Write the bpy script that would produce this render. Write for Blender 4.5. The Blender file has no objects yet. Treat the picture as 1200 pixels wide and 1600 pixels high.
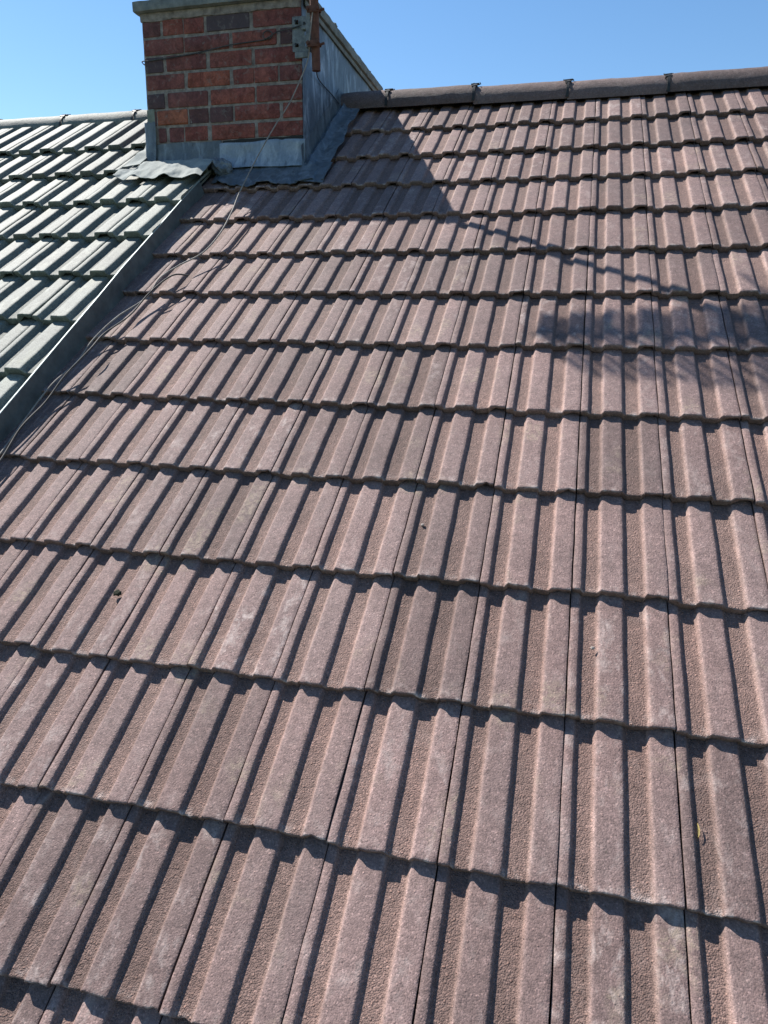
import bpy, bmesh, math, random
import numpy as np
from mathutils import Matrix, Vector, noise

random.seed(7)
RNG = np.random.default_rng(11)
SC = bpy.context.scene
COL = SC.collection

# ------------------------------------------------------------------ camera
CAM = Vector((-0.0513, -1.1708, 0.9775))
cd = bpy.data.cameras.new("camera")
cam = bpy.data.objects.new("camera", cd)
COL.objects.link(cam)
cd.sensor_fit = 'VERTICAL'
cd.sensor_height = 24.0
cd.lens = 24.0 * 1113.03 / 1600.0
cd.clip_start = 0.02
cd.clip_end = 3000
right = Vector((0.9696, 0.2444, 0.0126)).normalized()
fwd = Vector((-0.2342, 0.9414, -0.2426)).normalized()
down = fwd.cross(right).normalized()
right = down.cross(fwd).normalized()
cam.matrix_world = Matrix(((right.x, -down.x, -fwd.x, CAM.x),
                           (right.y, -down.y, -fwd.y, CAM.y),
                           (right.z, -down.z, -fwd.z, CAM.z),
                           (0, 0, 0, 1)))
SC.camera = cam

# ------------------------------------------------------------------ light
SUN_RAY = Vector((0.5772, -0.2715, -0.7701)).normalized()
to_sun = -SUN_RAY
world = bpy.data.worlds.new("World")
SC.world = world
world.use_nodes = True
wn = world.node_tree
bg = wn.nodes['Background']
sky = wn.nodes.new('ShaderNodeTexSky')
sky.sky_type = 'NISHITA'
sky.sun_disc = False
sky.sun_elevation = math.asin(to_sun.z)
sky.sun_rotation = math.atan2(to_sun.x, to_sun.y)
sky.air_density = 1.0
sky.dust_density = 0.1
sky.ozone_density = 1.3
hs = wn.nodes.new('ShaderNodeHueSaturation')
hs.inputs['Saturation'].default_value = 1.2
hs.inputs['Hue'].default_value = 0.499
wn.links.new(sky.outputs[0], hs.inputs['Color'])
wn.links.new(hs.outputs[0], bg.inputs[0])
bg.inputs[1].default_value = 0.095
sl = bpy.data.lights.new("sun", 'SUN')
sl.energy = 5.0
sl.angle = math.radians(0.53)
sl.color = (1.0, 0.955, 0.89)
so = bpy.data.objects.new("sun", sl)
COL.objects.link(so)
so.rotation_euler = to_sun.to_track_quat('Z', 'Y').to_euler()
so.location = (-6, 4, 9)
SC.view_settings.view_transform = 'Standard'
SC.view_settings.look = 'None'
SC.view_settings.exposure = 0.82
SC.view_settings.gamma = 1

# ------------------------------------------------------------------ helpers
PITCH = math.radians(35.0)
CP, SP = math.cos(PITCH), math.sin(PITCH)
ROOF_ROT = (PITCH, 0, 0)

def pl(u, v, n=0.0):
    """roof coordinates (along ridge, up the slope, out of the slope) to world"""
    return Vector((u, v * CP - n * SP, v * SP + n * CP))

def to_px(p):
    d = p - CAM
    z = d.dot(fwd)
    return (600 + 1113.03 * d.dot(right) / z, 800 + 1113.03 * d.dot(down) / z, z)

def empty(name, label, cat, loc=(0, 0, 0), rot=(0, 0, 0), group=None):
    o = bpy.data.objects.new(name, None)
    COL.objects.link(o)
    o.location = loc
    o.rotation_euler = rot
    o.empty_display_size = 0.1
    o['label'] = label
    o['category'] = cat
    if group:
        o['group'] = group
    return o

def tag(o, label=None, cat=None, group=None, kind=None):
    if label: o['label'] = label
    if cat: o['category'] = cat
    if group: o['group'] = group
    if kind: o['kind'] = kind
    return o

def mesh_obj(name, verts, faces, mat, parent=None, smooth=True, attrs=None, loc=None, sharp=None):
    me = bpy.data.meshes.new(name)
    me.from_pydata([tuple(v) for v in verts], [], [tuple(f) for f in faces])
    me.validate()
    if attrs:
        for k, a in attrs.items():
            at = me.attributes.new(k, 'FLOAT', 'POINT')
            at.data.foreach_set('value', np.asarray(a, dtype=np.float32))
    me.materials.append(mat)
    if smooth:
        me.polygons.foreach_set('use_smooth', [True] * len(me.polygons))
    if sharp is not None:
        me.set_sharp_from_angle(angle=math.radians(sharp))
    me.update()
    o = bpy.data.objects.new(name, me)
    COL.objects.link(o)
    if parent: o.parent = parent
    if loc is not None: o.location = loc
    return o

def bm_obj(name, bm, mat, parent=None, smooth=False, sharp=None):
    me = bpy.data.meshes.new(name)
    bmesh.ops.recalc_face_normals(bm, faces=bm.faces)
    bm.to_mesh(me); bm.free()
    me.materials.append(mat)
    if smooth:
        me.polygons.foreach_set('use_smooth', [True] * len(me.polygons))
    if sharp is not None:
        me.set_sharp_from_angle(angle=math.radians(sharp))
    o = bpy.data.objects.new(name, me)
    COL.objects.link(o)
    if parent: o.parent = parent
    return o

def add_box(bm, x0, x1, y0, y1, z0, z1, bev=0.0, seg=2, mtx=None):
    r = bmesh.ops.create_cube(bm, size=1.0)
    vs = r['verts']
    for v in vs:
        v.co = Vector(((x0 + x1) / 2 + v.co.x * (x1 - x0), (y0 + y1) / 2 + v.co.y * (y1 - y0), (z0 + z1) / 2 + v.co.z * (z1 - z0)))
    if bev > 0:
        es = list({e for v in vs for e in v.link_edges})
        r = bmesh.ops.bevel(bm, geom=es, offset=bev, segments=seg, affect='EDGES', profile=0.6)
        vs = list({v for f in r['faces'] for v in f.verts})
    if mtx is not None:
        for v in vs: v.co = mtx @ v.co
    return vs

def add_tube(bm, pts, rad, seg=8, cap=True):
    pts = [Vector(p) for p in pts]
    rings = []
    n = len(pts)
    up = Vector((0, 0, 1))
    for i, p in enumerate(pts):
        t = (pts[min(i + 1, n - 1)] - pts[max(i - 1, 0)]).normalized()
        a = t.cross(up)
        if a.length < 0.05: a = t.cross(Vector((1, 0, 0)))
        a.normalize(); b = t.cross(a)
        r = rad[i] if isinstance(rad, (list, tuple)) else rad
        rings.append([bm.verts.new(p + a * (r * math.cos(2 * math.pi * k / seg)) + b * (r * math.sin(2 * math.pi * k / seg))) for k in range(seg)])
    for i in range(n - 1):
        for k in range(seg):
            bm.faces.new((rings[i][k], rings[i][(k + 1) % seg], rings[i + 1][(k + 1) % seg], rings[i + 1][k]))
    if cap:
        bm.faces.new(rings[0][::-1]); bm.faces.new(rings[-1])

def smooth_path(pts, n=8):
    P = [Vector(p) for p in pts]
    P = [P[0] * 2 - P[1]] + P + [P[-1] * 2 - P[-2]]
    out = []
    for i in range(1, len(P) - 2):
        for k in range(n):
            t = k / n
            a, b, c, d = P[i - 1], P[i], P[i + 1], P[i + 2]
            out.append(0.5 * ((2 * b) + (c - a) * t + (2 * a - 5 * b + 4 * c - d) * t * t + (3 * b - a - 3 * c + d) * t ** 3))
    out.append(P[-2])
    return out

# ------------------------------------------------------------------ materials
class NT:
    def __init__(self, name):
        self.m = bpy.data.materials.new(name)
        self.m.use_nodes = True
        self.t = self.m.node_tree
        self.b = self.t.nodes['Principled BSDF']
        self.geo = self.t.nodes.new('ShaderNodeNewGeometry')
        self.pos = self.geo.outputs['Position']
    def link(self, a, b): self.t.links.new(a, b)
    def put(self, sock, v):
        if isinstance(v, bpy.types.NodeSocket): self.link(v, sock)
        elif isinstance(v, (tuple, list)) and len(v) == 3 and sock.type == 'RGBA': sock.default_value = (*v, 1)
        else: sock.default_value = v
    def map(self, scale=(1, 1, 1), rot=(0, 0, 0), loc=(0, 0, 0), src=None):
        n = self.t.nodes.new('ShaderNodeMapping')
        self.link(src or self.pos, n.inputs[0])
        n.inputs['Scale'].default_value = scale
        n.inputs['Rotation'].default_value = rot
        n.inputs['Location'].default_value = loc
        return n.outputs[0]
    def noise(self, scale, detail=4, rough=0.55, vec=None, dist=0.0):
        n = self.t.nodes.new('ShaderNodeTexNoise')
        self.link(vec or self.pos, n.inputs['Vector'])
        n.inputs['Scale'].default_value = scale
        n.inputs['Detail'].default_value = detail
        n.inputs['Roughness'].default_value = rough
        n.inputs['Distortion'].default_value = dist
        return n.outputs[0]
    def voro(self, scale, vec=None, feature='F1'):
        n = self.t.nodes.new('ShaderNodeTexVoronoi')
        n.feature = feature
        self.link(vec or self.pos, n.inputs['Vector'])
        n.inputs['Scale'].default_value = scale
        return n.outputs[0], (n.outputs[1] if feature == 'F1' else None)
    def ramp(self, f, stops, interp='LINEAR'):
        n = self.t.nodes.new('ShaderNodeValToRGB')
        n.color_ramp.interpolation = interp
        e = n.color_ramp.elements
        while len(e) < len(stops): e.new(0.5)
        for i, (p, c) in enumerate(stops):
            e[i].position = p
            e[i].color = (c, c, c, 1) if not isinstance(c, (tuple, list)) else (*c, 1)
        self.link(f, n.inputs[0])
        return n.outputs[0]
    def mix(self, f, a, b, mode='MIX'):
        n = self.t.nodes.new('ShaderNodeMix')
        n.data_type = 'RGBA'; n.blend_type = mode
        self.put(n.inputs[0], f); self.put(n.inputs[6], a); self.put(n.inputs[7], b)
        return n.outputs[2]
    def math(self, op, a, b=0.0, c=0.0, clamp=False):
        n = self.t.nodes.new('ShaderNodeMath'); n.operation = op; n.use_clamp = clamp
        self.put(n.inputs[0], a); self.put(n.inputs[1], b); self.put(n.inputs[2], c)
        return n.outputs[0]
    def attr(self, name):
        n = self.t.nodes.new('ShaderNodeAttribute'); n.attribute_name = name
        return n.outputs['Fac']
    def bump(self, h, dist, strength=1.0, prev=None):
        n = self.t.nodes.new('ShaderNodeBump')
        n.inputs['Strength'].default_value = strength
        n.inputs['Distance'].default_value = dist
        self.link(h, n.inputs['Height'])
        if prev: self.link(prev, n.inputs['Normal'])
        return n.outputs[0]
    def done(self, col=None, rough=0.8, nrm=None, metal=0.0, spec=0.4):
        if col is not None: self.put(self.b.inputs['Base Color'], col)
        self.put(self.b.inputs['Roughness'], rough)
        self.put(self.b.inputs['Metallic'], metal)
        self.b.inputs['Specular IOR Level'].default_value = spec
        if nrm: self.link(nrm, self.b.inputs['Normal'])
        return self.m

def tile_material(name, pan, top, stain, moss, dark, grit=1.0, stain_amt=0.5, rough=0.88, spec=0.3):
    g = NT(name)
    ramp_highlight = g.attr('ramp_highlight'); tint = g.attr('tint'); hgt = g.attr('height'); fr = g.attr('front')
    fine = g.noise(420, 4, 0.7)
    med = g.noise(60, 5, 0.65)
    big = g.noise(9, 4, 0.6)
    col = g.mix(hgt, pan, top)
    # speckled aggregate: light and dark grains
    vd, vc = g.voro(330)
    sp = g.t.nodes.new('ShaderNodeSeparateColor'); g.link(vc, sp.inputs[0])
    gl = g.ramp(sp.outputs[0], [(0.0, 0.45), (0.25, 0.84), (0.78, 1.04), (0.92, 1.3), (1.0, 1.9)])
    col = g.mix(0.62, col, gl, 'MULTIPLY')
    col = g.mix(0.65, col, g.ramp(fine, [(0.3, 0.62), (0.7, 1.36)]), 'MULTIPLY')
    col = g.mix(0.75, col, g.ramp(med, [(0.3, 0.74), (0.7, 1.24)]), 'MULTIPLY')
    col = g.mix(0.8, col, g.ramp(big, [(0.3, 0.84), (0.7, 1.16)]), 'MULTIPLY')
    col = g.mix(1.0, col, g.ramp(tint, [(0.0, 0.76), (0.5, 1.0), (1.0, 1.2)]), 'MULTIPLY')
    # sun highlight painted into the colour: arris along the foot of each roll
    ar = g.math('MULTIPLY', ramp_highlight, g.ramp(g.noise(14, 5, 0.65), [(0.34, 0.15), (0.62, 1.0)]))
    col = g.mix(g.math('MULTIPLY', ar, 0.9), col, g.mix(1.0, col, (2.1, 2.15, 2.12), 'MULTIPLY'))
    # hue drift between tiles
    hue = g.noise(3.1, 2, 0.5)
    col = g.mix(g.ramp(hue, [(0.35, 0.0), (0.7, 0.45)]), col, g.mix(1.0, col, (1.08, 0.97, 0.94), 'MULTIPLY'))
    # lime bloom: patches, stronger on the worn roll tops and near the leading edge
    st = g.noise(30, 5, 0.66, vec=g.map((1, 0.30, 1), rot=(-math.radians(35), 0, 0)), dist=0.4)
    st2 = g.noise(150, 4, 0.7)
    pat = g.attr('patch')
    m1 = g.math('MULTIPLY', g.ramp(st, [(0.52, 0.0), (0.72, 1.0)]), g.math('ADD', 0.25, g.math('MULTIPLY', hgt, 0.75)))
    m1 = g.math('MULTIPLY', m1, g.math('ADD', 0.25, pat))
    e1 = g.math('MULTIPLY', g.math('POWER', fr, 6.0), g.ramp(g.noise(38, 4, 0.6), [(0.5, 0.0), (0.68, 1.0)]))
    mm = g.math('ADD', m1, g.math('MULTIPLY', e1, 1.8))
    mm = g.math('MULTIPLY', mm, g.ramp(st2, [(0.3, 0.25), (0.65, 1.0)]))
    mm = g.math('MULTIPLY', mm, stain_amt, clamp=True)
    col = g.mix(mm, col, stain)
    ys = g.math('MULTIPLY', g.ramp(g.noise(5.2, 3, 0.5, vec=g.map(loc=(2.3, 0.4, 1.1))), [(0.60, 0.0), (0.68, 1.0)]), g.ramp(g.noise(70, 5, 0.7), [(0.42, 0.0), (0.62, 1.0)]))
    col = g.mix(g.math('MULTIPLY', g.math('MULTIPLY', ys, hgt), 0.32), col, (stain[0] * 0.95, stain[1] * 0.95, stain[2] * 0.72))
    # lichen dots
    ld, lc = g.voro(34)
    l2 = g.t.nodes.new('ShaderNodeSeparateColor'); g.link(lc, l2.inputs[0])
    lm = g.math('MULTIPLY', g.ramp(ld, [(0.045, 1.0), (0.085, 0.0)]), g.ramp(l2.outputs[1], [(0.8, 0.0), (0.84, 1.0)]))
    col = g.mix(g.math('MULTIPLY', lm, 0.65), col, moss)
    # tiny dark pits
    pd, pc = g.voro(95)
    l3 = g.t.nodes.new('ShaderNodeSeparateColor'); g.link(pc, l3.inputs[0])
    pm = g.math('MULTIPLY', g.ramp(pd, [(0.10, 1.0), (0.2, 0.0)]), g.ramp(l3.outputs[0], [(0.8, 0.0), (0.86, 1.0)]))
    col = g.mix(g.math('MULTIPLY', pm, 0.6), col, dark)
    # scattered larger pale grains, mostly in the unworn pans
    kv, kc = g.voro(150)
    l5 = g.t.nodes.new('ShaderNodeSeparateColor'); g.link(kc, l5.inputs[0])
    km = g.math('MULTIPLY', g.ramp(kv, [(0.16, 1.0), (0.36, 0.0)]), g.ramp(l5.outputs[2], [(0.62, 0.0), (0.9, 1.0)]))
    km = g.math('MULTIPLY', km, g.math('SUBTRACT', 0.75, g.math('MULTIPLY', hgt, 0.45)))
    col = g.mix(km, col, g.mix(1.0, col, (1.9, 1.75, 1.65), 'MULTIPLY'))
    # relief of the granules; pans are coarser than the worn tops
    amp = g.math('SUBTRACT', 1.0, g.math('MULTIPLY', hgt, 0.68))
    h = g.math('MULTIPLY', g.math('SUBTRACT', 0.7, vd), amp)
    cv, cc = g.voro(150)
    c4 = g.t.nodes.new('ShaderNodeSeparateColor'); g.link(cc, c4.inputs[0])
    pebb = g.math('MULTIPLY', g.ramp(cv, [(0.12, 1.0), (0.42, 0.0)]), g.ramp(c4.outputs[2], [(0.6, 0.0), (0.85, 1.0)]))
    pebb = g.math('MULTIPLY', pebb, amp)
    n1 = g.bump(g.noise(55, 4, 0.6), 0.0026 * grit, 0.55)
    n2 = g.bump(h, 0.0017 * grit, 0.8, n1)
    n3 = g.bump(pebb, 0.0018 * grit, 0.85, n2)
    n3 = g.bump(g.math('MULTIPLY', fine, amp), 0.0010 * grit, 0.7, n3)
    return g.done(col, rough, n3, spec=spec)

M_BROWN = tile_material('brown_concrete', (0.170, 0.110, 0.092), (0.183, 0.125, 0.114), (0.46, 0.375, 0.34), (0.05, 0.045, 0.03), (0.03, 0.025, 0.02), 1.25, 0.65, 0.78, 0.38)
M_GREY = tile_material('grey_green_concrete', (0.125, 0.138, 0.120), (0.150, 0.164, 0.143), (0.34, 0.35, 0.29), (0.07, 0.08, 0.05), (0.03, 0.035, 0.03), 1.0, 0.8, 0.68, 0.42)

def simple(name, c1, c2, scale, rough=0.8, bump=0.001, bscale=80, metal=0.0, spec=0.4, detail=5):
    g = NT(name)
    f = g.noise(scale, detail, 0.62)
    col = g.mix(g.ramp(f, [(0.3, 0.0), (0.7, 1.0)]), c1, c2)
    nr = g.bump(g.noise(bscale, 5, 0.6), bump)
    return g.done(col, rough, nr, metal, spec)

def lead(name, c1, c2, c3, rough=0.5, streak=True):
    g = NT(name)
    f = g.noise(14, 6, 0.62, dist=0.5)
    col = g.mix(g.ramp(f, [(0.32, 0.0), (0.68, 1.0)]), c1, c2)
    s = g.noise(17, 5, 0.65, vec=g.map((1, 1, 0.30)), dist=0.5)
    if streak:
        col = g.mix(g.ramp(s, [(0.5, 0.0), (0.72, 0.85)]), col, c3)
        s2 = g.noise(40, 4, 0.6, vec=g.map((1, 1, 0.22), loc=(3, 1, 7)))
        col = g.mix(g.ramp(s2, [(0.56, 0.0), (0.7, 0.6)]), col, (c1[0] * .35, c1[1] * .35, c1[2] * .38))
    k = g.noise(120, 4, 0.7)
    col = g.mix(0.4, col, g.ramp(k, [(0.3, 0.7), (0.7, 1.25)]), 'MULTIPLY')
    nr = g.bump(g.noise(11, 3, 0.5), 0.006, 0.6)
    nr = g.bump(g.noise(70, 4, 0.6), 0.0008, 0.8, nr)
    return g.done(col, g.ramp(f, [(0.2, rough - 0.1), (0.8, rough + 0.15)]), nr, 0.25, 0.5)

M_LEAD = lead('dark_lead', (0.075, 0.088, 0.10), (0.13, 0.15, 0.17), (0.24, 0.27, 0.30))
M_LEADP = lead('pale_lead', (0.17, 0.20, 0.235), (0.27, 0.305, 0.34), (0.40, 0.43, 0.46))
M_LEADB = lead('bleached_lead', (0.20, 0.22, 0.21), (0.33, 0.35, 0.33), (0.6, 0.62, 0.6), 0.85, streak=False)
M_CLAD = lead('cladding_lead', (0.065, 0.08, 0.10), (0.15, 0.18, 0.215), (0.42, 0.47, 0.53))
M_MORTAR = simple('mortar', (0.12, 0.095, 0.08), (0.36, 0.30, 0.255), 30, 0.95, 0.004, 120)
M_CONC = simple('coping_concrete', (0.115, 0.12, 0.115), (0.26, 0.26, 0.235), 18, 0.95, 0.003, 130)
M_STRIP = simple('weathered_strip', (0.065, 0.073, 0.073), (0.13, 0.143, 0.14), 15, 0.6, 0.0022, 35, 0.1, 0.45)
M_EDGE = simple('lit_strip_edge', (0.26, 0.33, 0.31), (0.38, 0.45, 0.43), 20, 0.55, 0.0004, 60, 0.1, 0.5)  # paler than the strip face: light catching the edge, put into the colour
M_DECK = simple('roof_felt', (0.02, 0.02, 0.02), (0.035, 0.033, 0.03), 8, 0.95, 0.001)
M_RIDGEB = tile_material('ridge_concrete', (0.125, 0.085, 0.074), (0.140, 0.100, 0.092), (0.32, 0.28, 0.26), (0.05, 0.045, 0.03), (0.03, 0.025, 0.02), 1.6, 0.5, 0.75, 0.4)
M_RUST = simple('rusty_steel', (0.085, 0.035, 0.024), (0.17, 0.075, 0.05), 45, 0.85, 0.0015, 160, 0.15)
M_GALV = simple('galvanised_steel', (0.10, 0.105, 0.10), (0.26, 0.26, 0.24), 40, 0.6, 0.0008, 160, 0.35)
M_BLACK = simple('black_plastic', (0.012, 0.012, 0.012), (0.025, 0.026, 0.025), 40, 0.6, 0.0004)
M_CABLE = simple('weathered_cable', (0.15, 0.125, 0.105), (0.31, 0.28, 0.24), 30, 0.7, 0.0004)
M_CABLED = simple('dark_cable', (0.022, 0.02, 0.018), (0.10, 0.09, 0.08), 24, 0.7, 0.0004)
M_ALU = simple('dull_aluminium', (0.35, 0.36, 0.37), (0.5, 0.51, 0.52), 30, 0.45, 0.0003, 80, 0.7)
M_MOSS = simple('dark_moss', (0.010, 0.012, 0.007), (0.035, 0.038, 0.02), 130, 0.95, 0.003, 300)
M_LEAF = simple('straw_leaf', (0.55, 0.42, 0.14), (0.68, 0.56, 0.25), 60, 0.7, 0.0003)
M_STONE = simple('pale_grit', (0.32, 0.26, 0.22), (0.5, 0.43, 0.38), 150, 0.9, 0.001, 400)
M_GRASS = simple('far_grass', (0.03, 0.055, 0.02), (0.06, 0.085, 0.03), 0.6, 0.95, 0.01, 8)
M_RENDER = simple('wall_render', (0.30, 0.26, 0.22), (0.38, 0.33, 0.28), 2, 0.9, 0.002)

def brick_mat():
    g = NT('red_brick')
    t = g.attr('tint'); k = g.attr('burnt')
    col = g.ramp(t, [(0.0, (0.080, 0.046, 0.050)), (0.2, (0.14, 0.055, 0.048)), (0.5, (0.230, 0.075, 0.058)), (0.8, (0.29, 0.090, 0.060)), (1.0, (0.36, 0.125, 0.070))])
    st = g.noise(24, 6, 0.7, dist=0.8)
    col = g.mix(0.95, col, g.ramp(st, [(0.32, 0.5), (0.68, 1.4)]), 'MULTIPLY')
    col = g.mix(0.6, col, g.ramp(g.noise(140, 4, 0.7), [(0.3, 0.6), (0.7, 1.35)]), 'MULTIPLY')
    # fire-flash bands across the face
    b = g.noise(11, 2, 0.4, vec=g.map((1, 1, 0.05)))
    col = g.mix(g.ramp(b, [(0.48, 0.0), (0.56, 0.5)]), col, g.mix(1.0, col, (0.62, 0.55, 0.66), 'MULTIPLY'))
    col = g.mix(k, col, (0.085, 0.065, 0.066))
    # mortar smears
    sm = g.noise(30, 5, 0.7, dist=1.0)
    col = g.mix(g.ramp(sm, [(0.55, 0.0), (0.70, 0.65)]), col, (0.22, 0.18, 0.155))
    n = g.bump(g.noise(45, 5, 0.65), 0.004, 0.8)
    n = g.bump(g.noise(260, 3, 0.7), 0.001, 0.8, n)
    return g.done(col, 0.93, n, spec=0.25)
M_BRICK = brick_mat()

# ------------------------------------------------------------------ tiles
# control points of the profile: fraction of the tile width, height 0..1
PROF = [(0.0, 0.80), (0.010, 0.93), (0.040, 0.97), (0.078, 0.95), (0.092, 0.83), (0.112, 0.16), (0.124, 0.03), (0.150, 0.0),
        (0.20, 0.0), (0.250, 0.0), (0.260, 0.05), (0.269, 0.22), (0.288, 0.80), (0.297, 0.95), (0.312, 1.0), (0.37, 1.0),
        (0.43, 1.0), (0.49, 1.0), (0.518, 0.985), (0.533, 0.87), (0.556, 0.16), (0.568, 0.03), (0.59, 0.0),
        (0.64, 0.0), (0.70, 0.0), (0.732, 0.0), (0.742, 0.05), (0.751, 0.22), (0.770, 0.80), (0.779, 0.95), (0.795, 1.0),
        (0.85, 1.0), (0.90, 1.0), (0.945, 1.0), (0.976, 0.985), (0.987, 0.88)]
PU = np.array([a for a, b in PROF]); PH = np.array([b for a, b in PROF])

def tile_arrays(u0, v0, W, G, L, relief, T, tcover, n0=0.0, ulo=None, uhi=None, rough=1.0, flat=False):
    """one interlocking double roll tile in roof coordinates; front edge at v0, n0 = top of the rolls there"""
    fu = PU.copy(); fh = PH.copy()
    if flat: fh[fu < 0.8] = 1.0
    us = u0 + fu * W
    if uhi is not None or ulo is not None:
        lo = ulo if ulo is not None else -1e9; hi = uhi if uhi is not None else 1e9
        k = (us > lo) & (us < hi)
        nu, nh, nf = list(us[k]), list(fh[k]), list(fu[k])
        if hi < us[-1]: nu.append(hi); nh.append(float(np.interp(hi, us, fh))); nf.append((hi - u0) / W)
        if lo > us[0]: nu.insert(0, lo); nh.insert(0, float(np.interp(lo, us, fh))); nf.insert(0, (lo - u0) / W)
        us, fh, fu = np.array(nu), np.array(nh), np.array(nf)
    if len(us) < 3: return None
    jn = RNG.normal(0, 0.0010); jv = RNG.normal(0, 0.0024); ju = RNG.normal(0, 0.0006); jr = RNG.normal(0, 0.0015); jt = RNG.normal(0, 0.0015)
    dv = np.array([0.0, 0.0007, 0.0020, 0.0045, 0.010, 0.022, 0.045, 0.08, 0.12, 0.16, 0.21, 0.26, 0.31])
    dv = np.append(dv[dv < L - 0.03], L)
    drop = np.zeros(len(dv)); drop[0] = 0.0034; drop[1] = 0.0016; drop[2] = 0.0005
    nuu, nv = len(us), len(dv)
    ph = RNG.uniform(0, 6.28, 10)
    # ragged leading edge
    edge = (np.sin(us * 130 + ph[0]) * 0.0005 + np.sin(us * 310 + ph[1]) * 0.0005 + RNG.normal(0, 0.0007, nuu)) * rough
    edge += (us - us.mean()) * RNG.normal(0, 0.006)
    for _ in range(RNG.integers(0, 5)):
        c = RNG.uniform(us[0], us[-1]); w = RNG.uniform(0.002, 0.006)
        edge += np.exp(-((us - c) / w) ** 2) * RNG.uniform(0.001, 0.0060) * rough
    V = []; A_h = []; A_f = []
    for j in range(nv):
        fade = math.exp(-dv[j] / 0.006)
        wob = np.sin(dv[j] * 21 + ph[2] + us * 9) * 0.0006 + np.sin(dv[j] * 47 + ph[3]) * 0.0003
        for i in range(nuu):
            uu = us[i] + ju + np.sin(dv[j] * 34 + ph[4] + fu[i] * 9) * 0.0005 * rough
            vv = v0 + jv + dv[j] + edge[i] * fade
            nn = n0 + jn - relief * (1 - fh[i]) - tcover * dv[j] / G - drop[j] * (0.75 + 0.5 * RNG.random()) + wob[i] + (fu[i] - .5) * jr + dv[j] * jt
            V.append((uu, vv, nn)); A_h.append(fh[i]); A_f.append(max(0.0, 1 - dv[j] / (0.30 * G)))
    F = []
    for j in range(nv - 1):
        for i in range(nuu - 1):
            a = j * nuu + i
            F.append((a, a + 1, a + nuu + 1, a + nuu))
    # leading face, thinner where the interlock is hollow
    thick = np.full(nuu, T)
    hollow = (fu > 0.845) & (fu < 0.985)
    thick[hollow] = T * RNG.uniform(0.42, 0.62)
    thick[(fu < 0.04)] = T * 0.7
    thick += RNG.normal(0, 0.0006, nuu) * rough
    base = 0
    rows = [0.35, 0.75, 1.0]
    prev = [i for i in range(nuu)]
    for r, q in enumerate(rows):
        cur = []
        for i in range(nuu):
            x, y, z = V[i]
            z0 = z - (thick[i] - 0.0034) * q
            y0 = y + RNG.normal(0, 0.0005) * rough + 0.0018 * q + (0.0012 if q == 1.0 else 0)
            cur.append(len(V)); V.append((x, y0, z0)); A_h.append(0.4); A_f.append(0.3)
        for i in range(nuu - 1):
            F.append((prev[i], cur[i], cur[i + 1], prev[i + 1]))
        prev = cur
    # underside
    bot = []
    for i in range(nuu):
        x, y, z = V[(nv - 1) * nuu + i]
        bot.append(len(V)); V.append((x, y, z - 0.012)); A_h.append(0.4); A_f.append(0)
    for i in range(nuu - 1):
        F.append((prev[i], bot[i], bot[i + 1], prev[i + 1]))
    # sides
    for s in (0, nuu - 1):
        loop = [j * nuu + s for j in range(nv)] + [bot[s]] + [prev[s]]
        low = []
        for j in range(nv):
            x, y, z = V[j * nuu + s]
            low.append(len(V)); V.append((x, y + 0.001, z - 0.0115)); A_h.append(0.2); A_f.append(0)
        for j in range(nv - 1):
            q = (j * nuu + s, (j + 1) * nuu + s, low[j + 1], low[j])
            F.append(q if s == 0 else q[::-1])
    n = len(V)
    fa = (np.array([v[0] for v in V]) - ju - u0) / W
    ar = np.maximum(np.exp(-((fa - 0.279) / 0.013) ** 2), np.exp(-((fa - 0.761) / 0.013) ** 2))  # mask for the painted highlight on both ramps
    return V, F, {'ramp_highlight': ar, 'tint': np.full(n, RNG.uniform(0, 1)), 'height': A_h, 'front': A_f, 'patch': np.full(n, max(0, RNG.normal(0.15, 0.55)))}

def merge(parts):
    V, F = [], []
    A = {'ramp_highlight': [], 'tint': [], 'height': [], 'front': [], 'patch': []}
    for v, f, a in parts:
        o = len(V)
        V += v; F += [tuple(i + o for i in q) for q in f]
        for k in A: A[k] += list(a[k])
    return V, F, A

def recenter(V):
    P = np.array(V)
    c = np.array([P[:, 0].min(), P[:, 1].min(), P[:, 2].max()])
    return P - c, tuple(c)

# ---- brown roof (right)
UFIN = -1.912
W = 0.225
COURSE = [-1.036, -0.693, -0.3502, -0.0145, 0.3223, 0.6539, 0.9923, 1.3256, 1.6597, 1.9851, 2.3039, 2.6222, 2.9372, 3.25, 3.58]
brown = empty('tiled_roof', 'reddish brown concrete tile roof filling most of the photo, right of the upright metal strip', 'roof', (0, 0, 0), ROOF_ROT)
cand = []
for ci, v0 in enumerate(COURSE):
    G = (COURSE[ci + 1] - v0) if ci + 1 < len(COURSE) else 0.33
    L = min(G + 0.06, 4.02 - v0)
    sag = RNG.normal(0, 0.0012)
    for j in range(-9, 7):
        u0 = W * j
        if ci < 3 and (j > 4 or j < -7): continue
        # chimney stands on v > 3.13 between the fin and u = -1.43
        if v0 > 3.15 and u0 + W < -1.40 and True: continue
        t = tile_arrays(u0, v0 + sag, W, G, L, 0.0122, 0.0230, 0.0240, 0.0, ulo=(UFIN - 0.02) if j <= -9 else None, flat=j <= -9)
        if t is None: continue
        q = [to_px(pl(u0 + a * W, v0 + b * G)) for a, b in ((0, 0), (1, 0), (1, 1), (0, 1))]
        area = 0
        inside = sum(1 for x, y, z in q if z > 0.1 and -10 < x < 1210 and -10 < y < 1610)
        if inside and all(z > 0.1 for _, _, z in q):
            q = [(min(max(x, 0), 1200), min(max(y, 0), 1600)) for x, y, z in q]
            area = abs(sum(q[i][0] * q[(i + 1) % 4][1] - q[(i + 1) % 4][0] * q[i][1] for i in range(4))) / 2
        cand.append((area, t))
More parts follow.
